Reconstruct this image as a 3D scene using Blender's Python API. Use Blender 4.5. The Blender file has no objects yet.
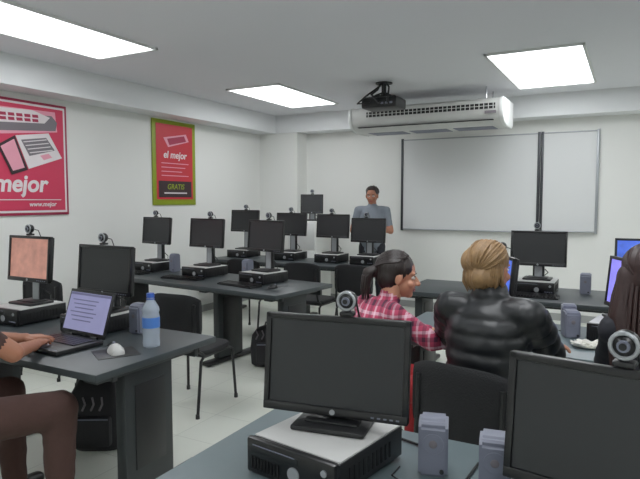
import bpy, bmesh, math, random
import numpy as np
from mathutils import Vector, Matrix, noise
random.seed(4)
sc = bpy.context.scene
sc.view_settings.view_transform = 'Standard'
sc.view_settings.exposure = 0.0
sc.view_settings.gamma = 1.12
V = Vector
def rz(a): return Matrix.Rotation(math.radians(a), 4, 'Z')
def rx(a): return Matrix.Rotation(math.radians(a), 4, 'X')
def ry(a): return Matrix.Rotation(math.radians(a), 4, 'Y')
def lin(c):
    o = []
    for v in c:
        v = v/255.0
        o.append(v/12.92 if v <= .04045 else ((v+.055)/1.055)**2.4)
    return (o[0], o[1], o[2], 1)

# ---------------------------------------------------------------- materials
def mat(name, col, rough=.5, metal=0, emit=0, var=.06, scale=12, bump=0, spec=.5, coat=0):
    m = bpy.data.materials.new(name); m.use_nodes = True
    nt = m.node_tree; N = nt.nodes; L = nt.links
    p = N['Principled BSDF']
    p.inputs['Roughness'].default_value = rough
    p.inputs['Metallic'].default_value = metal
    p.inputs['Specular IOR Level'].default_value = spec
    p.inputs['Coat Weight'].default_value = coat
    tc = N.new('ShaderNodeTexCoord')
    nz = N.new('ShaderNodeTexNoise'); nz.inputs['Scale'].default_value = scale
    nz.inputs['Detail'].default_value = 4
    L.new(tc.outputs['Object'], nz.inputs['Vector'])
    mx = N.new('ShaderNodeMix'); mx.data_type = 'RGBA'
    c = lin(col)
    mx.inputs[6].default_value = tuple(max(0, v*(1-var)) for v in c[:3])+(1,)
    mx.inputs[7].default_value = tuple(min(1, v*(1+var)) for v in c[:3])+(1,)
    L.new(nz.outputs['Fac'], mx.inputs[0])
    L.new(mx.outputs[2], p.inputs['Base Color'])
    if emit:
        L.new(mx.outputs[2], p.inputs['Emission Color'])
        p.inputs['Emission Strength'].default_value = emit
    if bump:
        b = N.new('ShaderNodeBump'); b.inputs['Strength'].default_value = bump
        b.inputs['Distance'].default_value = .01
        L.new(nz.outputs['Fac'], b.inputs['Height']); L.new(b.outputs['Normal'], p.inputs['Normal'])
    return m

M = {}
M['wall'] = mat('wall_paint', (230,231,227), .75, var=.012, scale=2)
M['ceil'] = mat('ceiling_paint', (232,233,238), .8, var=.012, scale=2)
M['soff'] = mat('soffit_paint', (230,232,233), .8, var=.012, scale=2)
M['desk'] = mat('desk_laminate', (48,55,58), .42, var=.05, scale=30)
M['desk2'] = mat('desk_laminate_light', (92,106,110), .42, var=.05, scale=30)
M['leg'] = mat('desk_metal', (30,35,37), .5, var=.05)
M['blk'] = mat('black_plastic', (17,18,20), .45)
M['blk2'] = mat('black_gloss_plastic', (11,11,14), .3)
M['scr'] = mat('screen_off', (30,32,35), .4, var=.03)
M['gry'] = mat('grey_plastic', (112,116,132), .5)
M['silver'] = mat('silver_plastic', (160,164,168), .35, metal=.3)
M['casetop'] = mat('case_top_grey', (190,190,188), .5)
M['chrome'] = mat('chrome', (200,200,205), .2, metal=1)
M['white'] = mat('white_plastic', (226,228,226), .4)
M['ac'] = mat('ac_plastic', (210,211,208), .45)
M['dark'] = mat('dark_slot', (10,10,12), .6)
M['fab'] = mat('chair_fabric', (18,19,22), .85, var=.2, scale=150, bump=.3)
M['wb'] = mat('whiteboard_enamel', (218,220,220), .4, var=.01, scale=2)
M['post'] = mat('dark_aluminium', (60,62,66), .4, metal=.4)
M['skin'] = mat('skin', (190,130,102), .5, var=.06, scale=20)
M['skin2'] = mat('skin_tan', (166,108,82), .5, var=.06, scale=20)
M['lip'] = mat('lips', (150,70,66), .45)
M['eyew'] = mat('eye_white', (235,232,228), .2)
M['iris'] = mat('iris_dark', (40,24,16), .2)
M['jacket'] = mat('puffer_nylon', (15,18,22), .42, var=.15, scale=8)
M['jeans'] = mat('blue_denim', (52,64,92), .8, var=.2, scale=60, bump=.2)
M['red'] = mat('red_trousers', (172,40,44), .8, var=.1, scale=40)
M['brown'] = mat('brown_trousers', (62,38,32), .85, var=.12, scale=40, bump=.2)
M['dkblue'] = mat('dark_top', (26,27,36), .8, var=.1)
M['greyshirt'] = mat('grey_blue_shirt', (116,124,134), .8, var=.06)
M['shoe'] = mat('shoe_leather', (18,16,16), .4)
M['hairk'] = mat('hair_dark_brown', (30,19,17), .45, var=.4, scale=60)
M['hairb'] = mat('hair_blonde', (138,106,68), .55, var=.5, scale=45)
M['hairr'] = mat('hair_brown', (46,25,23), .5, var=.35, scale=60)
M['pink'] = mat('poster_pink', (200,46,80), .5, var=.05, scale=3)
M['pinkd'] = mat('poster_magenta', (160,32,68), .5)
M['plight'] = mat('poster_light_pink', (226,150,168), .5)
M['pred'] = mat('poster_red', (194,36,50), .5, var=.05, scale=3)
M['lime'] = mat('poster_lime', (136,152,24), .5)
M['pwhite'] = mat('poster_white', (224,216,218), .5)
M['pgrey'] = mat('poster_grey', (112,106,112), .5)
M['pdark'] = mat('poster_dark', (44,24,30), .5)
M['scr_orange'] = mat('screen_orange', (172,120,106), .35, emit=.6, var=.5, scale=14)
M['scr_blue'] = mat('screen_blue', (60,88,186), .3, emit=1.0, var=.7, scale=14)
M['scr_pale'] = mat('screen_pale', (122,122,160), .35, emit=.65, var=.12, scale=10)
M['scr_txt'] = mat('screen_text', (88,88,122), .35, emit=.4)
M['scr_pur'] = mat('screen_violet', (118,112,206), .3, emit=1.1, var=.4, scale=14)
M['bag'] = mat('bag_nylon', (24,24,28), .7, var=.1)
M['cap'] = mat('bottle_cap_blue', (40,80,170), .4)
M['label'] = mat('bottle_label', (70,120,200), .4)
M['paper'] = mat('paper', (228,226,216), .7)
M['base'] = mat('baseboard', (150,152,150), .6)

def glass(name, col, rough=.05):
    m = mat(name, col, rough, var=.0)
    p = m.node_tree.nodes['Principled BSDF']; p.inputs['Transmission Weight'].default_value = .6
    p.inputs['IOR'].default_value = 1.25
    return m
M['pet'] = glass('bottle_plastic', (214,226,240))

def tiles():
    m = bpy.data.materials.new('floor_tile'); m.use_nodes = True
    nt = m.node_tree; N = nt.nodes; L = nt.links; p = N['Principled BSDF']
    tc = N.new('ShaderNodeTexCoord'); br = N.new('ShaderNodeTexBrick')
    br.offset = 0; br.inputs['Scale'].default_value = 1.0
    br.inputs['Brick Width'].default_value = .4; br.inputs['Row Height'].default_value = .4
    br.inputs['Mortar Size'].default_value = .003
    br.inputs['Color1'].default_value = lin((218,222,211)); br.inputs['Color2'].default_value = lin((214,218,208))
    br.inputs['Mortar'].default_value = lin((192,196,186))
    L.new(tc.outputs['Object'], br.inputs['Vector']); L.new(br.outputs['Color'], p.inputs['Base Color'])
    p.inputs['Roughness'].default_value = .35
    return m
M['floor'] = tiles()

def plaid():
    m = bpy.data.materials.new('pink_plaid'); m.use_nodes = True
    nt = m.node_tree; N = nt.nodes; L = nt.links; p = N['Principled BSDF']
    p.inputs['Roughness'].default_value = .8
    tc = N.new('ShaderNodeTexCoord'); sp = N.new('ShaderNodeSeparateXYZ'); L.new(tc.outputs['Object'], sp.inputs[0])
    def stripe(out, period, lo, hi):
        a = N.new('ShaderNodeMath'); a.operation = 'MULTIPLY'; a.inputs[1].default_value = 1/period; L.new(out, a.inputs[0])
        f = N.new('ShaderNodeMath'); f.operation = 'FRACT'; L.new(a.outputs[0], f.inputs[0])
        r = N.new('ShaderNodeValToRGB'); r.color_ramp.interpolation = 'CONSTANT'
        r.color_ramp.elements[0].color = (0,0,0,1); r.color_ramp.elements[1].position = lo; r.color_ramp.elements[1].color = (1,1,1,1)
        e = r.color_ramp.elements.new(hi); e.color = (0,0,0,1)
        L.new(f.outputs[0], r.inputs[0]); return r.outputs[0]
    def add(a, b):
        q = N.new('ShaderNodeMath'); q.operation = 'ADD'; L.new(a, q.inputs[0]); L.new(b, q.inputs[1]); return q.outputs[0]
    xy = add(sp.outputs[0], sp.outputs[1])
    w = add(stripe(xy, .075, .5, .68), stripe(sp.outputs[2], .075, .5, .68))
    d = add(stripe(xy, .075, .0, .30), stripe(sp.outputs[2], .075, .0, .30))
    def mix(f, a, b, k):
        s = N.new('ShaderNodeMath'); s.operation = 'MULTIPLY'; s.inputs[1].default_value = k; s.use_clamp = True; L.new(f, s.inputs[0])
        x = N.new('ShaderNodeMix'); x.data_type = 'RGBA'; L.new(s.outputs[0], x.inputs[0])
        if isinstance(a, tuple): x.inputs[6].default_value = a
        else: L.new(a, x.inputs[6])
        x.inputs[7].default_value = b; return x.outputs[2]
    c = mix(w, lin((180,58,90)), lin((224,186,200)), .6)
    c = mix(d, c, lin((70,26,50)), .5)
    L.new(c, p.inputs['Base Color'])
    return m
M['plaid'] = plaid()

# ---------------------------------------------------------------- mesh builder
class B:
    def __init__(s, name):
        s.name = name; s.bm = bmesh.new(); s.mats = []
    def mi(s, m):
        m = M[m] if isinstance(m, str) else m
        if m not in s.mats: s.mats.append(m)
        return s.mats.index(m)
    def merge(s, t, m, X=None, keep=False):
        if X is not None: bmesh.ops.transform(t, matrix=X, verts=t.verts)
        if not keep:
            i = s.mi(m)
            for f in t.faces: f.material_index = i
        me = bpy.data.meshes.new('t'); t.to_mesh(me); t.free()
        s.bm.from_mesh(me); bpy.data.meshes.remove(me)
    def box(s, c, d, m, bev=0, X=None, seg=2):
        t = bmesh.new(); bmesh.ops.create_cube(t, size=1)
        bmesh.ops.scale(t, vec=V(d), verts=t.verts)
        if bev: bmesh.ops.bevel(t, geom=t.edges[:], offset=bev, segments=seg, affect='EDGES', profile=.5)
        Y = Matrix.Translation(V(c))
        if X is not None: Y = X @ Y
        s.merge(t, m, Y); return s
    def sph(s, c, r, m, X=None, u=20, v=12):
        t = bmesh.new(); bmesh.ops.create_uvsphere(t, u_segments=u, v_segments=v, radius=1)
        if not hasattr(r, '__len__'): r = (r, r, r)
        Y = Matrix.Translation(V(c)) @ Matrix.Diagonal((r[0], r[1], r[2], 1))
        if X is not None: Y = X @ Y
        s.merge(t, m, Y); return s
    def cyl(s, a, b, r0, r1, m, seg=20, X=None):
        a = V(a); b = V(b); d = b-a
        t = bmesh.new(); bmesh.ops.create_cone(t, cap_ends=True, segments=seg, radius1=r0, radius2=r1, depth=d.length)
        Y = Matrix.Translation((a+b)/2) @ d.to_track_quat('Z', 'Y').to_matrix().to_4x4()
        if X is not None: Y = X @ Y
        s.merge(t, m, Y); return s
    def tube(s, pts, r, m, seg=8, X=None, closed=False):
        pts = [V(p) for p in pts]; n = len(pts); rs = r if hasattr(r, '__len__') else [r]*n
        t = bmesh.new(); rings = []; pn = None
        for i, p in enumerate(pts):
            d = (pts[min(i+1, n-1)]-pts[max(i-1, 0)]).normalized()
            if pn is None:
                pn = d.orthogonal().normalized()
            else:
                pn = (pn-d*pn.dot(d)).normalized()
            q = d.cross(pn)
            rings.append([t.verts.new(p+(pn*math.cos(k*2*math.pi/seg)+q*math.sin(k*2*math.pi/seg))*rs[i]) for k in range(seg)])
        for i in range(n-1):
            for k in range(seg):
                t.faces.new((rings[i][k], rings[i][(k+1) % seg], rings[i+1][(k+1) % seg], rings[i+1][k]))
        t.faces.new(rings[0][::-1]); t.faces.new(rings[-1])
        s.merge(t, m, X); return s
    def loft(s, rings, m, X=None, cap=True):
        t = bmesh.new(); R = [[t.verts.new(V(p)) for p in r] for r in rings]; k = len(R[0])
        for i in range(len(R)-1):
            for j in range(k):
                t.faces.new((R[i][j], R[i][(j+1) % k], R[i+1][(j+1) % k], R[i+1][j]))
        if cap: t.faces.new(R[0][::-1]); t.faces.new(R[-1])
        bmesh.ops.recalc_face_normals(t, faces=t.faces)
        s.merge(t, m, X); return s
    def prism(s, poly, x0, x1, m, X=None, bev=0):
        """poly: (y,z) outline extruded along x"""
        t = bmesh.new()
        a = [t.verts.new((x0, y, z)) for y, z in poly]; b = [t.verts.new((x1, y, z)) for y, z in poly]
        k = len(poly)
        t.faces.new(a); t.faces.new(b[::-1])
        for j in range(k): t.faces.new((a[j], b[j], b[(j+1) % k], a[(j+1) % k]))
        bmesh.ops.recalc_face_normals(t, faces=t.faces)
        if bev: bmesh.ops.bevel(t, geom=t.edges[:], offset=bev, segments=2, affect='EDGES')
        s.merge(t, m, X); return s
    def flat(s, pts, y, m, th=.002):
        """polygon in XZ plane, thin solid facing -Y"""
        t = bmesh.new()
        a = [t.verts.new((x, y, z)) for x, z in pts]; b = [t.verts.new((x, y-th, z)) for x, z in pts]
        k = len(pts); t.faces.new(a); t.faces.new(b[::-1])
        for j in range(k): t.faces.new((a[j], b[j], b[(j+1) % k], a[(j+1) % k]))
        bmesh.ops.recalc_face_normals(t, faces=t.faces)
        s.merge(t, m); return s
    def text(s, st, size, x, z, y, m, bold=0):
        c = bpy.data.curves.new('txt', 'FONT'); c.body = st; c.size = size; c.extrude = .001; c.offset = bold; c.align_x = 'CENTER'; c.shear = .15
        o = bpy.data.objects.new('txt', c); sc.collection.objects.link(o)
        dg = bpy.context.evaluated_depsgraph_get(); me = bpy.data.meshes.new_from_object(o.evaluated_get(dg))
        t = bmesh.new(); t.from_mesh(me)
        bpy.data.objects.remove(o); bpy.data.curves.remove(c); bpy.data.meshes.remove(me)
        s.merge(t, m, Matrix.Translation((x, y, z)) @ rx(90)); return s
    def done(s, loc=(0,0,0), rot=0, ang=.6):
        me = bpy.data.meshes.new(s.name); s.bm.to_mesh(me); s.bm.free()
        for m in s.mats: me.materials.append(m)
        for p in me.polygons: p.use_smooth = True
        me.set_sharp_from_angle(angle=ang)
        o = bpy.data.objects.new(s.name, me); sc.collection.objects.link(o)
        o.location = loc; o.rotation_euler = (0, 0, math.radians(rot))
        return o

# ---------------------------------------------------------------- room
XL, XR, YB, YN, H = -5.0, 3.2, 7.6, -2.2, 2.74
def slab(name, a, b, m):
    a = V(a); b = V(b); x = B(name); d = b-a
    x.box((0,0,0), d, m); return x.done((a+b)/2)
slab('floor', (XL-.1, YN-.1, -.1), (XR+.1, YB+.1, 0), 'floor')
slab('ceiling', (XL-.1, YN-.1, H), (XR+.1, YB+.1, H+.1), 'ceil')
slab('wall_left', (XL-.1, YN-.1, 0), (XL, YB+.1, H), 'wall')
slab('wall_right', (XR, YN-.1, 0), (XR+.1, YB+.1, H), 'wall')
slab('wall_back', (XL, YB, 0), (XR, YB+.1, H), 'wall')
slab('wall_front', (XL, YN-.1, 0), (XR, YN, H), 'wall')
slab('trim_1', (XL, YN, 2.48), (-4.7, YB, H), 'soff')
slab('trim_2', (-4.7, 7.3, 2.48), (XR, YB, H), 'soff')
slab('wall_column', (XL, 7.32, 0), (-4.34, YB, 2.48), 'wall')
slab('baseboard_left', (XL, YN, 0), (XL+.012, 7.32, .09), 'base')
slab('baseboard_back', (-4.34, YB-.012, 0), (XR, YB, .09), 'base')

def light(x0, x1, y0, y1):
    b = B('ceiling_light'); w = x1-x0; l = y1-y0
    for sx in (-1, 1): b.box((sx*(w/2-.012), 0, -.01), (.024, l, .02), 'white', .003)
    for sy in (-1, 1): b.box((0, sy*(l/2-.012), -.01), (w, .024, .02), 'white', .003)
    b.box((0, 0, -.006), (w-.04, l-.04, .008), M['lamp'])
    return b.done(((x0+x1)/2, (y0+y1)/2, H))
M['lamp'] = mat('lamp_diffuser', (246,249,252), .4, emit=7.6, var=.0)
for r in [(-4.15,-3.46,1.95,3.6), (-4.06,-3.35,5.27,6.7), (-1.15,-.36,5.07,6.78), (-1.15,-.36,1.5,3.2),
          (1.6,2.3,5.07,6.6), (1.6,2.3,1.5,3.2), (-3.0,-2.2,-1.4,.1), (0,.8,-1.4,.1)]:
    light(*r)

# whiteboards
def whiteboard(x0, x1, z0, z1):
    b = B('whiteboard'); w = x1-x0; h = z1-z0
    b.box((0, -.014, 0), (w, .016, h), 'wb')
    for sz in (-1, 1): b.box((0, -.016, sz*h/2), (w, .026, .016), 'silver', .004)
    b.box((0, -.045, -h/2-.0), (w*.9, .06, .010), 'silver', .003)
    for sx in (-1, 1): b.box((sx*w/2, -.018, 0), (.032, .032, h+.04), 'post' if x1 < -1 or sx < 0 else 'silver', .004)
    return b.done(((x0+x1)/2, YB-.002, (z0+z1)/2))
whiteboard(-2.80, -1.02, 1.09, 2.31)
whiteboard(-.98, -.36, 1.11, 2.31)

# posters on left wall
def poster1():
    b = B('wall_poster'); w, h = 1.15, 1.07
    b.box((0, -.008, 0), (w, .014, h), 'pinkd', .003)
    b.box((0, -.0165, 0), (w-.05, .004, h-.05), 'pwhite')
    b.box((0, -.0195, -.0), (w-.09, .003, h-.09), 'pink')
    y = -.0215
    b.flat([(-.5,.44),(.44,.46),(.46,.27),(-.5,.16)], y, 'plight')
    b.flat([(-.5,.36),(.40,.42),(.46,.36),(.44,.28),(-.5,.20)], y-.002, 'pgrey')
    b.flat([(-.5,.42),(.2,.45),(.38,.40),(.32,.34),(-.5,.28)], y-.005, 'pwhite')
    for r in range(2):
        for i in range(9): b.flat([(-.45+i*.08,.385-r*.04+i*.003),(-.39+i*.08,.388-r*.04+i*.003),(-.385+i*.08,.360-r*.04+i*.003),(-.445+i*.08,.357-r*.04+i*.003)], y-.008, 'pinkd')
    # open laptop seen from above
    b.flat([(.02,.20),(.36,.25),(.50,.02),(.14,-.10)], y-.005, 'pwhite')
    b.flat([(.07,.165),(.33,.205),(.42,.09),(.15,.02)], y-.008, 'pgrey')
    for i in range(4): b.flat([(.09+i*.02,.150-i*.032),(.33+i*.02,.19-i*.032),(.335+i*.02,.182-i*.032),(.095+i*.02,.142-i*.032)], y-.011, 'pwhite')
    b.flat([(.26,.03),(.35,.055),(.39,.02),(.30,-.01)], y-.008, 'plight')
    b.flat([(-.16,.10),(.01,.20),(.13,-.11),(-.03,-.16)], y-.007, 'pdark')
    b.flat([(-.13,.09),(.0,.165),(.095,-.09),(-.02,-.125)], y-.010, 'plight')
    for i in range(4):
        b.flat([(-.48,.05-.045*i),(-.22,.05-.045*i),(-.22,.03-.045*i),(-.48,.03-.045*i)], y-.002, 'pwhite')
    b.text('mejor', .22, .06, -.31, y-.002, 'pwhite', .006)
    b.flat([(-.3,-.385),(.48,-.385),(.48,-.392),(-.3,-.392)], y-.002, 'pwhite')
    b.text('www.mejor', .06, .28, -.45, y-.002, 'pwhite', .001)
    return b.done((XL+.002, 3.32, 1.885), 90)
poster1()
def poster2():
    b = B('wall_poster'); w, h = .76, 1.03
    b.box((0, -.008, 0), (w, .014, h), 'lime', .003)
    b.box((0, -.017, .01), (w-.12, .004, h-.12), 'pred')
    y = -.02
    b.flat([(-.2,.30),(.20,.37),(.25,.28),(-.12,.19)], y, 'plight')
    b.flat([(-.14,.29),(.16,.345),(.20,.28),(-.1,.215)], y-.003, 'pinkd')
    b.text('el mejor', .12, 0, .06, y, 'pwhite', .002)
    for i in range(4): b.flat([(-.24,-.0-.05*i),(.24-.06*(i%3),-.0-.05*i),(.24-.06*(i%3),-.010-.05*i),(-.24,-.010-.05*i)], y, 'plight')
    b.flat([(-.29,-.22),(.29,-.22),(.29,-.42),(-.29,-.42)], y, 'pdark')
    b.text('GRATIS', .09, 0, -.32, y-.004, 'lime', .001)
    b.flat([(-.2,-.36),(.2,-.36),(.2,-.375),(-.2,-.375)], y-.003, 'pwhite')
    return b.done((XL+.002, 5.44, 1.945), 90)
poster2()

# air conditioner
def ac():
    b = B('air_conditioner'); x0, x1 = -.91, .91
    prof = [(-.28,.10),(-.30,.06),(-.30,.0),(-.27,-.07),(-.2,-.125),(-.08,-.15),(.25,-.15),(.30,-.11),(.30,.13),(-.22,.13)]
    b.prism(prof, x0+.03, x1-.03, 'ac')
    cap = [(y*1.04, z*1.05) for y, z in prof]
    b.prism(cap, x0, x0+.04, 'white', bev=.006); b.prism(cap, x1-.04, x1, 'white', bev=.006)
    b.box((.08, -.302, .035), (1.5, .01, .06), 'dark')
    for i in range(30): b.box((-.64+i*.05, -.306, .035), (.007, .012, .062), 'ac')
    b.box((.08, -.307, .035), (1.5, .008, .005), 'ac')
    b.box((0, -.235, -.105), (1.6, .05, .008), 'dark', X=None)
    for i in range(3): b.box((-.53+i*.53, .1, -.152), (.45, .28, .006), 'gry')
    for sx in (-.7, .7):
        for sy in (-.15, .2): b.cyl((sx, sy, .12), (sx, sy, .272), .008, .008, 'chrome')
    b.box((.78, -.305, -.03), (.12, .01, .03), 'pgrey')
    return b.done((-2.14, 6.66, H-.272))
ac()

# projector
def projector():
    b = B('ceiling_projector')
    b.cyl((0,0,-.012), (0,0,0), .09, .09, 'blk'); b.cyl((0,0,-.15), (0,0,-.01), .026, .026, 'blk')
    b.box((0,0,-.145), (.2,.16,.015), 'blk', .004)
    for sx in (-.09,.09):
        for sy in (-.07,.07): b.tube([(0,0,-.10),(sx*.7,sy*.7,-.13),(sx*1.3,sy*1.3,-.17)], .009, 'blk')
    b.box((0,0,-.225), (.40,.30,.11), 'blk', .02)
    b.box((0,0,-.165), (.34,.24,.012), 'blk2', .004)
    b.cyl((.09,.14,-.225), (.09,.19,-.225), .042,.038,'blk2'); b.cyl((.09,.188,-.225),(.09,.193,-.225),.03,.03,'chrome')
    for i in range(8): b.box((-.15+i*.018,-.151,-.225),(.006,.004,.06),'dark')
    for i in range(3): b.box((.04+i*.05,-.152,-.235),(.03,.006,.02),'gry')
    b.tube([(.02,-.15,-.23),(.03,-.22,-.24),(-.06,-.2,-.15),(-.05,-.06,-.08),(-.02,-.02,0)], .011, 'blk')
    b.tube([(.10,-.15,-.23),(.15,-.26,-.19),(.12,-.16,-.08),(.03,-.02,-.0)], .010, 'blk')
    b.tube([(-.10,-.15,-.23),(-.20,-.24,-.24),(-.16,-.1,-.14),(-.03,-.02,-.03)], .010, 'blk')
    return b.done((-2.36, 5.80, H))
projector()

# ---------------------------------------------------------------- furniture
DZ = .74
def desk(cx, cy, w, d, legs, rot=0, m='desk'):
    b = B('computer_desk')
    b.box((0,0,DZ-.018), (w, d, .036), m, .006)
    b.box((0,d/2-.12,DZ-.065), (w-.08, .03, .055), 'leg', .003)
    b.box((0,-d/2+.14,DZ-.055), (w-.08, .03, .036), 'leg', .003)
    for x in legs:
        b.box((x, -.04, (DZ-.036+.05)/2), (.07, .32, DZ-.036-.05), 'leg', .012)
        b.box((x, -.04, DZ-.05), (.09, d*.8, .028), 'leg', .006)
        b.box((x, 0, .028), (.09, d*.86, .04), 'blk', .014)
        for sy in (-1, 1): b.cyl((x, sy*d*.36, 0), (x, sy*d*.36, .015), .02, .02, 'blk')
        b.box((x+.037, -.04, .40), (.006, .2, .42), 'blk', .002)
    return b.done((cx, cy, 0), rot)

def case(x, y, z=DZ, rot=0):
    b = B('desktop_computer'); w, d, h = .30, .34, .10
    b.box((0,.01,h/2+.002), (w, d-.02, h-.012), 'blk', .004)
    b.box((0,.012,h-.004), (w-.006, d-.03, .008), 'casetop', .002)
    b.box((0,-d/2+.008,h/2+.002), (w+.004, .022, h), 'blk2', .008)
    b.box((-.05,-d/2-.004,h-.024), (.17,.003,.022), 'blk', .001)
    b.box((-.05,-d/2-.006,h-.014), (.15,.002,.002), 'gry')
    b.cyl((.02,-d/2-.007,.042),(.02,-d/2-.002,.042),.019,.019,'silver')
    b.cyl((.12,-d/2-.007,h-.026),(.12,-d/2-.002,h-.026),.009,.009,'silver')
    for i in range(4): b.box((.085+i*.016,-d/2-.0045,.028),(.011,.004,.006),'gry')
    for i in range(9):
        b.box((-.13+i*.012,-d/2-.0045,.035),(.005,.004,.034),'dark')
    for i in range(10):
        for sx in (-1,1): b.box((sx*w/2, -.10+i*.022, .05), (.003,.010,.045), 'dark')
    for sx in (-1,1):
        for sy in (-1,1): b.cyl((sx*.12, sy*.13, 0), (sx*.12, sy*.13, .008), .012, .012, 'blk')
    return b.done((x, y, z), rot)

def monitor(x, y, z, rot=0, lift=.08, scr='scr', tilt=-5, w=.44, h=.29):
    b = B('computer_monitor')
    b.box((0,0,.008), (.22,.17,.016), 'blk', .007)
    b.box((0,.01,.018), (.16,.11,.008), 'blk', .003)
    zt = lift+h*.55
    b.prism([(.035,.014),(.075,.014),(.07,zt),(.045,zt)], -.045, .045, 'blk', bev=.005)
    b.prism([(.030,.014),(.036,.014),(.044,zt*.8),(.038,zt*.8)], -.03, .03, 'silver', bev=.001)
    X = Matrix.Translation((0, 0, lift+h/2)) @ rx(tilt)
    t = .018
    b.box((0,.018,0), (w-.01,.022,h-.01), 'blk', .006, X=X)
    b.box((0,.038,-.01), (w*.62,.03,h*.62), 'blk', .012, X=X)
    for sx in (-1,1): b.box((sx*(w/2-t/2),0,0), (t,.026,h), 'blk2', .004, X=X)
    b.box((0,0,h/2-t/2), (w,.026,t), 'blk2', .004, X=X)
    b.box((0,0,-h/2+.013), (w,.028,.026), 'blk2', .004, X=X)
    b.box((0,.0,.004), (w-2*t+.004,.012,h-t-.024), scr, 0, X=X)
    b.cyl((0,-.0155,-h/2+.013),(0,-.013,-h/2+.013),.008,.008,'silver',X=X)
    for i in range(5): b.box((w/2-.10+i*.018,-.0145,-h/2+.012),(.009,.003,.004),'gry',X=X)
    for i in range(7): b.box((0,.0535,.05-i*.014),(.16,.002,.005),'dark',X=X)
    b.tube([(.05,.05,.06+lift*.2),(.07,.09,.05),(.03,.12,.012),(.06,.13,.006)], .004, 'blk')
    return b.done((x, y, z), rot)

def webcam(x, y, z, rot=0, big=1.0):
    b = B('webcam')
    b.box((0,.0,.006),(.04,.035,.012),'blk',.004)
    b.cyl((0,0,.01),(0,0,.02),.010,.010,'blk')
    b.sph((0,0,.043),(.028,.024,.028),'blk2')
    pts = [(.024*math.cos(a), -.016, .043+.024*math.sin(a)) for a in [k*2*math.pi/20 for k in range(21)]]
    b.tube(pts, .0042, 'silver', 8)
    b.cyl((0,-.026,.043),(0,-.018,.043),.011,.013,'gry'); b.cyl((0,-.028,.043),(0,-.0255,.043),.007,.007,'blk2')
    b.tube([(0,.02,.04),(.01,.05,.03),(.02,.07,-.04)], .003, 'blk')
    o = b.done((x, y, z), rot); o.scale = (big,)*3; return o

def keyboard(x, y, z=DZ, rot=0):
    b = B('computer_keyboard')
    b.prism([(-.07,0),(.07,0),(.07,.022),(-.07,.012)], -.22, .22, 'blk', bev=.003)
    for r in range(5):
        for c in range(15):
            b.box((-.198+c*.0225+(.0 if r else 0), -.052+r*.024, .0165+.0017*r), (.019,.019,.008), 'blk2')
        for c in range(3): b.box((.15+c*.0225, -.052+r*.024, .0165+.0017*r), (.019,.019,.008), 'blk2')
    return b.done((x, y, z), rot)

def mouse(x, y, z=DZ, rot=0, m='blk', pad=True, sc_=1.0):
    if pad:
        p = B('mouse_pad'); p.box((0,0,.0015),(.20,.18,.003),'blk',.001); p.done((x,y,z),rot); z += .0035
    b = B('computer_mouse')
    rings = []
    for i, (yy, w, h) in enumerate([(-.052,.012,.010),(-.045,.024,.022),(-.02,.030,.034),(.01,.030,.035),(.035,.027,.027),(.050,.018,.015),(.054,.008,.008)]):
        rings.append([(w*math.cos(a), yy, h*max(0,math.sin(a))+.0) for a in [k*2*math.pi/20 for k in range(20)]])
    b.loft(rings, m)
    b.cyl((-.004,.03,.029),(.004,.03,.029),.009,.009,'gry')
    b.tube([(0,.052,.006),(.01,.08,.004),(-.01,.12,.004),(.02,.17,.004)], .002, 'blk')
    o = b.done((x,y,z),rot); o.scale = (sc_,)*3; return o

def speaker(x, y, z=DZ, rot=0, h=.19):
    b = B('computer_speaker')
    b.prism([(-.045,0),(.05,0),(.045,h*.95),(.03,h),(-.025,h),(-.045,h*.9)], -.04, .04, 'gry', bev=.008)
    b.cyl((0,-.0465,h*.60),(0,-.044,h*.60),.028,.03,'gry'); b.sph((0,-.045,h*.60),(.012,.004,.012),'pgrey')
    b.cyl((.024,-.05,h*.12),(.024,-.044,h*.12),.006,.006,'blk')
    b.tube([(0,.048,.03),(.01,.09,.01),(-.03,.13,.004)], .0025, 'blk')
    return b.done((x,y,z),rot)

def station(x, y, rot=0, lift=.09, scr='scr', mrot=0, kb=True, cam=True, sp=0, ms=False, tilt=-5, w=.44):
    R = rz(rot)
    def P(a, c):
        q = R @ V((a, c, 0)); return x+q.x, y+q.y
    case(*P(0,0), DZ, rot)
    mx, my = P(0,.03)
    monitor(mx, my, DZ+.10, rot+mrot, lift, scr, tilt, w=w)
    if cam:
        hh = .29; off = -math.sin(math.radians(tilt))*hh/2
        q = rz(rot+mrot) @ V((random.uniform(-.04,.04), off+.012, 0))
        webcam(mx+q.x, my+q.y, DZ+.10+lift+hh/2+hh/2*math.cos(math.radians(tilt))+.001, rot+mrot)
    if kb: keyboard(*P(-.02,-.29), DZ, rot+random.uniform(-4,4))
    if ms: mouse(*P(.32,-.22), DZ, rot, pad=False)
    if sp: speaker(*P(sp*.26,.05), DZ, rot)

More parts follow.
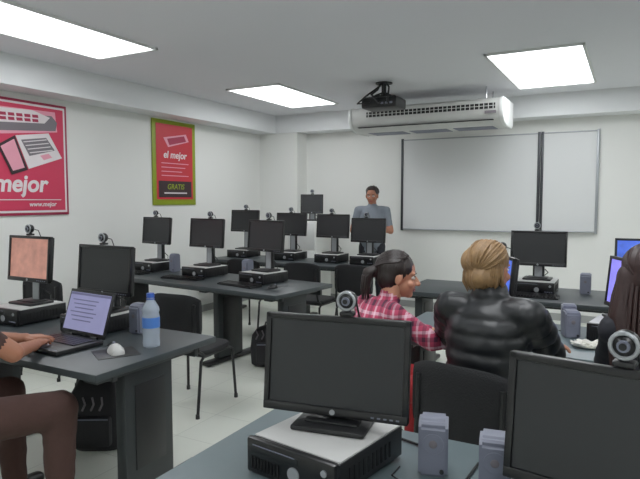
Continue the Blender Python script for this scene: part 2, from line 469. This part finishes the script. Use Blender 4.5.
def chair(x, y, rot=0):
    """stacking chair, sitter faces local +Y"""
    b = B('stacking_chair')
    rings = []
    for (z, s) in [(.405,.86),(.412,.97),(.43,1.0),(.444,.97),(.449,.86)]:
        r = []
        for k in range(32):
            a = k*2*math.pi/32; c, sn = math.cos(a), math.sin(a)
            px = .225*s*math.copysign(abs(c)**.45, c); py = .21*s*math.copysign(abs(sn)**.45, sn)
            r.append((px, py, z))
        rings.append(r)
    b.loft(rings, 'fab')
    rings = []
    for i in range(13):
        u = i/12*2-1; xx = .215*u; yy = -.235+.035*u*u; hh = .155*(1-.22*abs(u)**4)
        r = []
        for k in range(16):
            a = k*2*math.pi/16; r.append((xx, yy+.016*math.cos(a), .69+hh*math.copysign(abs(math.sin(a))**.6, math.sin(a))))
        rings.append(r)
    b.loft(rings, 'fab')
    for sx in (-1, 1):
        x0 = sx*.205
        b.tube([(x0*1.08,.22,.0),(x0,.20,.38),(x0*.97,.17,.40),(x0*.97,-.15,.40),(x0,-.19,.38),(x0*1.08,-.26,.0)], .011, 'blk', 10)
        b.tube([(x0*.97,-.12,.40),(x0*.97,-.21,.45),(x0*.90,-.232,.56),(x0*.88,-.225,.78)], .011, 'blk', 10)
        for yy in (.22,-.26): b.cyl((x0*1.08,yy,0),(x0*1.08,yy,.03),.015,.014,'blk')
    for yy in (.15,-.13): b.tube([(-.2,yy,.398),(.2,yy,.398)], .010, 'blk')
    return b.done((x,y,0),rot)

# --- desks
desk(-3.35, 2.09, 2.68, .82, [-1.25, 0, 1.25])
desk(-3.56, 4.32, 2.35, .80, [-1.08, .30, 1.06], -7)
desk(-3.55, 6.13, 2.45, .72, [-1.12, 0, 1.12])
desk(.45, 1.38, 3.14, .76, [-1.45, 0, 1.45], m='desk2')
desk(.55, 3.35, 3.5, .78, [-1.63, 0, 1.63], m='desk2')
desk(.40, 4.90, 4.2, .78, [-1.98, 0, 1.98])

# --- first left row
station(-3.34, 2.28, lift=.14, scr='scr_orange', kb=False, w=.40)
station(-2.72, 2.33, lift=.10, kb=False, cam=True)
speaker(-2.45, 2.36, DZ, 0, .17)
station(-4.15, 2.26, lift=.12)
# --- second left row (rotated -7)
R2 = rz(-7)
for lx, rr, sp in [(-.94,0,1),(-.17,3,0),(.60,-3,-1)]:
    q = R2 @ V((lx,.12,0)); station(-3.56+q.x, 4.32+q.y, -7+rr, lift=.18, sp=sp, ms=(lx>.5))
# --- third left row
for X, lf in ((-4.50,.23),(-3.78,.20),(-3.19,.19),(-2.72,.15)):
    station(X, 6.2, 0, lift=lf, kb=False)
# --- cabinet with monitor in back corner
def cabinet(x, y):
    b = B('filing_cabinet'); b.box((0,0,.6),(.45,.45,1.2),'wall',.008)
    for i in range(3):
        b.box((0,-.228,.22+i*.39),(.41,.012,.36),'white',.004); b.box((0,-.242,.30+i*.39),(.12,.012,.015),'chrome',.003)
    b.done((x,y,0))
cabinet(-3.98, 7.05)
monitor(-3.93, 7.03, 1.2, 20, .10, 'scr', w=.32, h=.27)
webcam(-3.935, 7.05, 1.571, 20)

# --- nearest right row
case(-.745, 1.42, DZ, -9)
monitor(-.745, 1.47, DZ+.10, 9, .03, 'scr', -6)
q = rz(9) @ V((.03,.028,0)); webcam(-.745+q.x, 1.47+q.y, DZ+.10+.03+.290, 9, 1.05)
case(-.02, 1.30, DZ, -10)
monitor(-.02, 1.32, DZ+.10, -10, .02, 'scr', -6)
webcam(.0, 1.345, DZ+.10+.02+.290, -10, 1.1)
speaker(-.465, 1.53, DZ, 15, .155); speaker(-.29, 1.50, DZ, 10, .15)
mouse(-.485, 1.34, DZ, 30, 'blk2', False)
def cable(pts, r=.004, m='blk'):
    b = B('power_cable'); b.tube(pts, r, m, 8); b.done()
cable([(-.36,1.62,.745),(-.37,1.45,.745),(-.36,1.36,.745),(-.41,1.30,.745),(-.43,1.2,.745)])
cable([(-.98,1.60,.745),(-.86,1.68,.745),(-.70,1.70,.745),(-.55,1.66,.745)])

# --- women's row
station(-.67, 3.40, -12, lift=.05, scr='scr_blue', mrot=-48, kb=False)
station(-.01, 3.50, -10, lift=.045, scr='scr_pur', mrot=-55, kb=False)
speaker(-.27, 3.42, DZ, 20, .15); speaker(-.30, 3.62, DZ, 10, .15)
station(.75, 3.47, 0, kb=True); station(1.5, 3.47, 0, kb=True)
# --- third right row
station(-.66, 4.98, 0, lift=.11, kb=True)
station(.12, 4.98, 0, lift=.07, scr='scr_blue', kb=True)
station(.95, 4.98, 0, lift=.09, kb=True)
speaker(-.30, 5.05, DZ, 0, .17)

# --- chairs
chair(-2.80, 3.22, 4); chair(-3.62, 3.28, -6); chair(-4.35, 3.3, 5)
chair(-3.0, 5.35, 0); chair(-3.75, 5.35, 0); chair(-2.42, 5.42, -5)
chair(-.53, 2.44, -12); chair(-1.22, 2.55, -40); chair(.15, 2.42, 6); chair(-2.57, 1.24, 0); chair(.95,2.5,0); chair(.9,4.1,0)

# --- laptop
def laptop(x, y, rot):
    b = B('laptop_computer'); w, d = .37, .27
    b.box((0,-d/2,.014),(w,d,.024),'blk',.006)
    b.box((0,-d/2+.04,.0265),(w-.05,.125,.003),'dark')
    for r in range(5):
        for c in range(14): b.box((-.145+c*.0223,-d/2-.010+r*.0235,.0285),(.019,.020,.005),'blk2')
    b.box((0,-d+.045,.0268),(.09,.05,.002),'pgrey')
    b.box((0,-d+.012,.0268),(w-.02,.004,.002),'gry')
    X = Matrix.Translation((0,.0,.026)) @ rx(-18)
    b.box((0,.005,.125),(w,.012,.245),'blk',.004,X=X)
    b.box((0,-.0018,.128),(w-.03,.003,.205),'scr_pale',X=X)
    for i in range(6): b.box((-.03,-.0038,.19-i*.022),(.22-.03*(i%3),.001,.006),'scr_txt',X=X)
    b.box((0,-.0038,.222),(w-.03,.001,.012),'scr_txt',X=X)
    b.cyl((-.13,.0,.026),(-.08,0,.026),.008,.008,'blk'); b.cyl((.08,.0,.026),(.13,0,.026),.008,.008,'blk')
    return b.done((x,y,DZ),rot)
laptop(-2.58, 2.07, -4)
mouse(-2.22, 1.98, DZ, 60, 'casetop', True, 1.25)
def bottle(x, y):
    b = B('water_bottle')
    prof = [(0,.028),(.004,.033),(.03,.034),(.05,.032),(.065,.034),(.09,.0335),(.15,.0335),(.165,.031),(.175,.034),(.19,.032),(.215,.02),(.228,.0135),(.24,.0135)]
    b.loft([[(r*math.cos(k*2*math.pi/24), r*math.sin(k*2*math.pi/24), z) for k in range(24)] for z, r in prof], 'pet')
    lp = [(.095,.0342),(.145,.0342)]
    b.loft([[(r*math.cos(k*2*math.pi/24), r*math.sin(k*2*math.pi/24), z) for k in range(24)] for z, r in lp], 'label', cap=False)
    b.cyl((0,0,.238),(0,0,.258),.0155,.015,'cap')
    b.cyl((0,0,.229),(0,0,.233),.0165,.0165,'cap')
    o = b.done((x,y,DZ)); o.scale = (1.3,1.3,1.08); return o
bottle(-2.16, 2.16)

def backpack(x, y, rot, h=.45):
    b = B('backpack'); rings = []
    for z, w, d in [(0,.13,.08),(.03,.16,.11),(.2,.17,.12),(.34,.155,.10),(.42,.11,.07),(.45,.05,.03)]:
        rings.append([(w*math.copysign(abs(math.cos(a))**.6,math.cos(a)), d*math.copysign(abs(math.sin(a))**.6,math.sin(a)), z*h/.45) for a in [k*2*math.pi/24 for k in range(24)]])
    b.loft(rings, 'bag'); b.box((0,-.12,.14),(.22,.06,.18),'bag',.02)
    for i in range(4):
        b.tube([(-.11+i*.05,-.112,.26),(-.09+i*.05,-.118,.30),(-.11+i*.055,-.112,.34)], .006, 'pgrey')
    b.tube([(-.1,-.152,.22),(.1,-.152,.22)],.004,'gry')
    b.tube([(-.04,0,h-.02),(-.03,0,h+.03),(.03,0,h+.03),(.04,0,h-.02)],.008,'blk')
    for s in (-1,1): b.tube([(s*.07,.1,h*.8),(s*.08,.15,h*.6),(s*.09,.13,h*.3),(s*.09,.09,h*.1)],.012,'blk')
    return b.done((x,y,0),rot)
backpack(-2.80, 2.36, 30); backpack(-2.85, 4.30, 30, .36)

def tissue(x, y):
    b = B('crumpled_paper'); t = bmesh.new(); bmesh.ops.create_icosphere(t, subdivisions=4, radius=1)
    for v in t.verts:
        n = noise.noise(v.co*1.8)*.35+noise.noise(v.co*4)*.2
        v.co = V((v.co.x*(.075)*(1+n), v.co.y*.05*(1+n), max(0, (v.co.z*.5+.5))*.035*(1+2*n)))
    b.merge(t, 'paper'); b.done((x,y,DZ), ang=.3)
tissue(-.17, 3.20)

# ---------------------------------------------------------------- people
def addcaps(t, a, b, r0, r1):
    a = V(a); b = V(b)
    for p, r in ((a, r0), (b, r1)):
        bmesh.ops.create_uvsphere(t, u_segments=16, v_segments=10, radius=r, matrix=Matrix.Translation(p))
    d = b-a
    if d.length > 1e-5:
        bmesh.ops.create_cone(t, cap_ends=True, segments=16, radius1=r0, radius2=r1, depth=d.length,
            matrix=Matrix.Translation((a+b)/2) @ d.to_track_quat('Z','Y').to_matrix().to_4x4())
def addell(t, c, r, R=None):
    X = Matrix.Translation(V(c))
    if R is not None: X = X @ R
    bmesh.ops.create_uvsphere(t, u_segments=24, v_segments=16, radius=1, matrix=X @ Matrix.Diagonal((r[0],r[1],r[2],1)))
def addloft(t, rings):
    R = [[t.verts.new(p) for p in r] for r in rings]; k = len(R[0])
    fs = []
    for i in range(len(R)-1):
        for j in range(k): fs.append(t.faces.new((R[i][j],R[i][(j+1)%k],R[i+1][(j+1)%k],R[i+1][j])))
    fs.append(t.faces.new(R[0][::-1])); fs.append(t.faces.new(R[-1]))
    bmesh.ops.recalc_face_normals(t, faces=fs)
def remesh(t, vox, sm):
    me = bpy.data.meshes.new('r'); t.to_mesh(me); t.free()
    o = bpy.data.objects.new('r', me); sc.collection.objects.link(o)
    m = o.modifiers.new('r','REMESH'); m.mode = 'VOXEL'; m.voxel_size = vox
    s = o.modifiers.new('s','SMOOTH'); s.iterations = sm; s.factor = .5
    dg = bpy.context.evaluated_depsgraph_get(); out = bpy.data.meshes.new_from_object(o.evaluated_get(dg))
    bpy.data.objects.remove(o); bpy.data.meshes.remove(me)
    r = bmesh.new(); r.from_mesh(out); bpy.data.meshes.remove(out); return r

def hand(b, wrist, d, n, side, skin, curl=25):
    """fingers along d, palm faces n. side=+1 right hand, -1 left"""
    d = V(d).normalized(); n = V(n); n = (n-d*n.dot(d)).normalized()
    zz = -n; xx = d.cross(zz).normalized()
    X = Matrix.Translation(V(wrist)) @ Matrix((xx, d, zz)).transposed().to_4x4()
    t = bmesh.new()
    addcaps(t, (0,-.04,0), (0,.012,0), .026, .024)
    addloft(t, [[(w*math.cos(a), y, h*math.sin(a)) for a in [k*2*math.pi/20 for k in range(20)]] for y, w, h in
                [(-.01,.024,.017),(.02,.032,.016),(.05,.039,.015),(.08,.041,.013),(.096,.036,.010)]])
    th = -side
    for i, (fx, L, r) in enumerate([(th*.030,.068,.0088),(th*.010,.077,.009),(-th*.011,.070,.0086),(-th*.030,.054,.0077)]):
        p = V((fx,.088-.006*abs(i-1),0)); a = math.radians(8); sp = fx*2.2
        for f, k in ((.45,1),(.3,1.25),(.25,.9)):
            q = p + V((math.sin(sp*1.3)*L*f, math.cos(a)*L*f, -math.sin(a)*L*f))
            addcaps(t, p, q, r, r*.92); r *= .92; p = q; a += math.radians(curl*k)
    p = V((th*.026,.018,-.006)); 
    for q, r in ((V((th*.050,.045,-.014)),.0125),(V((th*.060,.073,-.020)),.0105),(V((th*.060,.096,-.026)),.009)):
        addcaps(t, p, q, r*1.1, r); p = q
    h = remesh(t, .0038, 3)
    b.merge(h, skin, X)

def head(b, c, yaw, pitch, skin, hair, style, roll=0):
    X = Matrix.Translation(V(c)) @ rz(yaw) @ rx(pitch) @ ry(roll)
    t = bmesh.new()
    addell(t, (0,-.012,.03), (.075,.093,.087)); addell(t, (0,.022,-.04), (.058,.066,.068))
    addell(t, (0,.058,-.088), (.026,.024,.02)); addell(t, (0,-.03,-.03), (.062,.06,.06))
    addcaps(t, (0,.083,.004), (0,.104,-.030), .008, .0125)
    for s in (-1,1):
        addell(t, (s*.011,.096,-.032), (.009,.010,.008)); addell(t, (s*.036,.060,-.03), (.024,.022,.022))
        addell(t, (s*.074,-.006,-.008), (.010,.020,.031), rz(s*-18)); addell(t, (s*.030,.066,.022), (.024,.014,.010))
    b.merge(remesh(t, .0052, 3), skin, X)
    for s in (-1,1):
        b.sph((s*.031,.070,.001), (.0145,.0115,.0095), 'eyew', X, 16, 10)
        b.sph((s*.031,.0790,.001), (.0062,.0035,.0062), 'iris', X, 12, 8)
        b.tube([(s*.014,.083,.020),(s*.031,.084,.026),(s*.049,.073,.021)], [.002,.0034,.0018], hair, 6, X=X)
        b.tube([(s*.017,.078,.008),(s*.031,.083,.0115),(s*.045,.073,.007)], .0016, hair, 6, X=X)
    b.tube([(-.024,.078,-.062),(-.010,.088,-.0585),(0,.089,-.060),(.010,.088,-.0585),(.024,.078,-.062)], [.002,.0045,.0045,.0045,.002], 'lip', 8, X=X)
    b.tube([(-.021,.078,-.064),(0,.087,-.069),(.021,.078,-.064)], [.002,.0055,.002], 'lip', 8, X=X)
    # hair
    t = bmesh.new()
    C = V((0,-.024,.042)); Rr = V((.086,.100,.088))
    if style == 'short':
        addell(t, C, (.083,.097,.085)); addell(t, (0,-.05,.0), (.074,.062,.07)); addell(t, (0,.02,.098), (.058,.05,.03))
    else:
        addell(t, C, Rr); addell(t, (0,-.048,-.005), (.080,.068,.08))
        if style == 'low':
            addell(t, (0,-.055,-.035), (.084,.060,.060)); addell(t, (.02,-.09,-.035), (.048,.042,.046)); addell(t, (-.045,-.06,.03), (.052,.058,.058))
        if style == 'pony':
            addcaps(t, (0,-.11,.03), (0,-.155,.0), .022, .03); addcaps(t, (0,-.155,.0), (0,-.16,-.09), .03, .018)
        if style == 'long':
            for s in (-1,0,1):
                addcaps(t, (s*.055,-.04,0), (s*.08,-.055,-.16), .05, .05); addcaps(t, (s*.08,-.055,-.16), (s*.075,-.085,-.32), .05, .03)
    hb = remesh(t, .007, 2)
    for v in hb.verts: v.co += v.co.normalized()*(noise.noise(V((math.atan2(v.co.x, -v.co.y)*9, v.co.z*6, 0)))*.006)
    b.merge(hb, hair, X)
    G = {'short':V((0,-.8,-.6)),'low':V((.1,-.85,-.6)),'pony':V((0,-1,-.15)),'long':V((0,-.6,-.9))}[style].normalized()
    n = 46 if style != 'short' else 30
    for i in range(n):
        a = -2.2+4.4*i/(n-1)
        S = V((math.sin(a)*1.0, .80*math.cos(a*.75), .45+.5*abs(math.cos(a)))).normalized()
        if S.y > .45: S.z = max(S.z, .62); S.normalize()
        pts = []
        ang = S.angle(G); wob = random.uniform(-.03,.05) if style == 'low' else 0
        for k in range(9):
            u = k/8*(.55 if style == 'short' else 1)
            q = (S*math.sin((1-u)*ang)+G*math.sin(u*ang))/max(.01, math.sin(ang))
            jit = 1.0+.012*noise.noise(V((i*1.7,k*.6,0)))+wob*math.sin(u*3.14)
            pts.append(C+V((q.x*Rr.x,q.y*Rr.y,q.z*Rr.z))*jit)
        b.tube(pts, [.002]+[.005]*7+[.003], hair, 6, X=X)
    if style == 'low':
        for i in range(34):
            a = -2.0+4.0*i/33; x = math.sin(a)*.082; y = -.04-math.cos(a)*.060; e = random.uniform(-.012,.014)
            b.tube([(x,y,.03),(x*1.06+e*.3,y-.006,-.02),(x*1.02+e,y-.002,-.06),(x*.75+e,y+.01,-.092+e)],[.005,.007,.006,.002],hair,6,X=X)
    if style == 'long':
        for i in range(26):
            a = -1.9+3.8*i/25; x = math.sin(a)*.092; y = -.03-math.cos(a)*.06
            b.tube([(x,y,.02),(x*1.25,y-.015,-.08),(x*1.42,y-.02,-.2),(x*1.3,y-.03,-.34+random.uniform(-.02,.02))],[.007,.009,.009,.003],hair,6,X=X)
    if style in ('pony',):
        for i in range(10):
            a = i*.63; dx = .018*math.cos(a); dy = .018*math.sin(a)
            b.tube([(dx,-.12+dy,.02),(dx*1.4,-.165+dy,-.02),(dx*1.3,-.165+dy,-.09),(dx*.6,-.155+dy,-.14)],[.005,.008,.007,.002],hair,6,X=X)

SEAT = dict(pelvis=(0,0,.565), waist=(0,.0,.71), chest=(0,.03,.92), neckb=(0,.05,1.065), neck=(0,.07,1.13), head=(0,.09,1.215),
    sh=(.18,.03,1.02), hip=(.09,.04,.545), kn=(.11,.43,.545), an=(.11,.45,.10), toe=(.12,.58,.045))
def person(name, loc, yaw, J, top, pants, hair, style, skin='skin', arms=None, fore='top', hyaw=0, hpitch=0, fat=1.0, sl=.0, puff=0,
           hdir=None, legs=None, scale=1.0, curl=25, coll=False, tf=1.0):
    b = B(name); j = {k: V(v) for k, v in J.items()}
    t = bmesh.new(); segs = []
    def seg(a, c, r0, r1, lab, add=True):
        if add: addcaps(t, a, c, r0, r1)
        segs.append((V(a), V(c), r0, r1, lab))
    spine = [j['pelvis']+V((0,0,-.10)), j['pelvis'], j['waist'], (j['waist']+j['chest'])/2, j['chest'], (j['chest']*.45+j['neckb']*.55), j['neckb']]
    rad = [(.145,.10),(.170,.125),(.148,.112),(.156,.118),(.170,.122),(.155,.100),(.075,.070)]
    rings = []
    for i, (p, (a, c)) in enumerate(zip(spine, rad)):
        d = (spine[min(i+1,6)]-spine[max(i-1,0)]).normalized(); yv = d.cross(V((1,0,0))).normalized()*1
        a = (a*fat+sl) if i < 6 else a; c = (c*fat+sl) if i < 6 else c
        rings.append([p+V((1,0,0))*a*math.cos(k*2*math.pi/28)+yv*c*math.sin(k*2*math.pi/28) for k in range(28)])
    addloft(t, rings)
    for i in range(6): segs.append((spine[i], spine[i+1], rad[i][1]+.02, rad[i+1][1]+.02 if i < 5 else .07, 'top'))
    seg(j['neckb']-V((0,0,.03)), j['neck']+V((0,.0,.02)), .058, .052, 'skin')
    if coll:
        seg(j['neckb']-V((0,.0,.01)), j['neckb']*.45+j['neck']*.55, .090, .078, 'top')
    fo = 'skin' if fore == 'skin' else 'top'
    for s, an_ in ((-1,'L'),(1,'R')):
        sh = V((s*j['sh'].x, j['sh'].y, j['sh'].z)); el, wr = [V(q) for q in arms[an_]]
        seg(j['neckb']+V((s*.035,-.01,-.035)), sh, .052+sl*.5, .058+sl, 'top')
        seg(sh, el, .056*fat+sl, .043+sl, 'top'); 
        if fo == 'skin':
            seg(el, wr, .038, .026, 'skin'); segs.append((sh+(el-sh)*.9, el, .06, .05, 'skin'))
        else: seg(el, wr, .043+sl, .031+sl*.7, 'top')
        lg = (legs or {}).get(an_)
        hp = V((s*j['hip'].x, j['hip'].y, j['hip'].z))
        kn, ak, to = [V(q) for q in lg] if lg else [V((s*j[k].x, j[k].y, j[k].z)) for k in ('kn','an','toe')]
        seg(hp, kn, .088*fat*tf**.3, .062*tf, 'pants'); seg(kn, ak, .058*tf, .042*tf, 'pants')
        seg(ak-V((0,.03,.045)), to, .043, .036, 'shoe')
    m = remesh(t, .0115, 5); m.verts.ensure_lookup_table(); m.faces.ensure_lookup_table()
    def near(P):
        best = np.full(len(P), 1e9); idx = np.zeros(len(P), int); tt = np.zeros(len(P))
        for i, (a, c, r0, r1, lab) in enumerate(segs):
            A = np.array(a); D = np.array(c)-A; L2 = max(1e-8, D@D)
            u = np.clip((P-A)@D/L2, 0, 1); dist = np.linalg.norm(P-(A+u[:,None]*D), axis=1)-(r0+(r1-r0)*u)
            k = dist < best; best[k] = dist[k]; idx[k] = i; tt[k] = (u*math.sqrt(L2))[k]
        return idx, tt
    VP = np.array([v.co[:] for v in m.verts]); idx, tt = near(VP)
    m.normal_update()
    for v, i, u in zip(m.verts, idx, tt):
        lab = segs[i][4]
        if lab in ('top','pants'):
            dsp = noise.noise(v.co*14)*.005+noise.noise(v.co*32)*.002
            if puff and lab == 'top':
                ph = (v.co.z+.012*noise.noise(v.co*6) if (i < 6 or abs(v.co.x) < .17) else u); dsp += puff*(abs(math.sin(math.pi*ph/.072))**.6-.6)
            v.co += v.normal*dsp
    FP = np.array([f.calc_center_median()[:] for f in m.faces]); idx, _ = near(FP)
    mi = {'top':b.mi(top), 'pants':b.mi(pants), 'skin':b.mi(skin), 'shoe':b.mi('shoe')}
    for f, i in zip(m.faces, idx): f.material_index = mi[segs[i][4]]
    b.merge(m, None, keep=True)
    for s, an_ in ((-1,'L'),(1,'R')):
        el, wr = [V(q) for q in arms[an_]]
        d = (hdir or {}).get(an_, ((wr-el).normalized()*V((1,1,.3)), (0,0,-1)))
        hand(b, wr+(wr-el).normalized()*.012, d[0], d[1], s, skin, curl)
    head(b, j['head'], hyaw, hpitch, skin, hair, style)
    o = b.done(loc, yaw, ang=1.2); o.scale = (scale,)*3
    return o

# woman in black puffer jacket
S1 = dict(SEAT); S1.update(head=(-.02,.085,1.195), neck=(-.01,.065,1.115))
person('seated_woman', (-.53,2.46,0), -12, S1, 'jacket', 'jeans', 'hairb', 'low',
    arms=dict(R=((.205,.22,.83),(.09,.455,.795)), L=((-.28,.20,.85),(-.12,.42,.80))), sl=.018, puff=.012, coll=True, hyaw=-12, hpitch=-4,
    hdir=dict(R=((.62,.8,.0),(0,0,-1))))
# girl in plaid
G = dict(SEAT); G.update(waist=(0,.06,.69), chest=(0,.15,.86), neckb=(0,.215,.975), neck=(0,.25,1.03), head=(0,.285,1.108), sh=(.155,.175,.935))
person('seated_girl', (-1.22,2.55,0), -40, G, 'plaid', 'red', 'hairk', 'pony',
    arms=dict(R=((.24,.33,.82),(.15,.50,.785)), L=((-.22,.33,.81),(-.06,.50,.79))), fat=.95, sl=.006, hyaw=-25, hpitch=-6)
# long-haired woman at the right
S3 = dict(SEAT); S3.update(sh=(.15,.03,1.0), head=(-.04,.09,1.205))
person('seated_woman', (.11,2.44,0), 4, S3, 'dkblue', 'jeans', 'hairr', 'long',
    arms=dict(R=((.24,.20,.85),(.16,.42,.79)), L=((-.17,.20,.83),(-.06,.43,.79))), fat=.86, hpitch=-5)
# man typing at the laptop
person('seated_man', (-2.57,1.28,0), 0, SEAT, 'brown', 'brown', 'hairk', 'short', skin='skin2',
    arms=dict(R=((.27,.22,.845),(.06,.47,.80)), L=((-.27,.22,.86),(-.13,.52,.80))), fore='skin', hpitch=-15,
    legs=dict(R=((.34,.38,.56),(.35,.36,.10),(.36,.50,.045))), fat=1.05, tf=1.35)
# standing man at the back
ST = dict(pelvis=(0,0,.95), waist=(0,0,1.06), chest=(0,.0,1.25), neckb=(0,-.01,1.405), neck=(0,.0,1.465), head=(0,.015,1.548),
    sh=(.185,0,1.355), hip=(.09,0,.88), kn=(.10,.02,.48), an=(.11,0,.10), toe=(.13,.13,.045))
person('standing_man', (-2.98,6.95,0), 192, ST, 'greyshirt', 'dkblue', 'hairk', 'short', skin='skin2',
    arms=dict(R=((.25,.04,1.09),(.13,.25,1.13)), L=((-.25,.04,1.09),(-.13,.25,1.13))), fore='skin', hyaw=0, hpitch=-6)
def clip():
    b = B('clipboard'); X = rx(-40)
    b.box((0,0,0),(.24,.008,.30),'blk',.003,X=X); b.box((0,.006,-.01),(.21,.002,.26),'paper',X=X); b.box((0,.010,.135),(.09,.012,.025),'chrome',.003,X=X)
    b.done((-2.895,6.585,1.12), 12)
clip()

# ---------------------------------------------------------------- camera, world
w = bpy.data.worlds.new('world'); sc.world = w; w.use_nodes = True
w.node_tree.nodes['Background'].inputs[0].default_value = (.6,.65,.7,1); w.node_tree.nodes['Background'].inputs[1].default_value = .1
cam = bpy.data.cameras.new('camera'); co = bpy.data.objects.new('camera', cam); sc.collection.objects.link(co)
cam.sensor_width = 36; cam.lens = 574/640*36; cam.clip_start = .02
co.location = (0,0,1.5); co.rotation_euler = (math.radians(90-4), 0, math.radians(28.4))
sc.camera = co
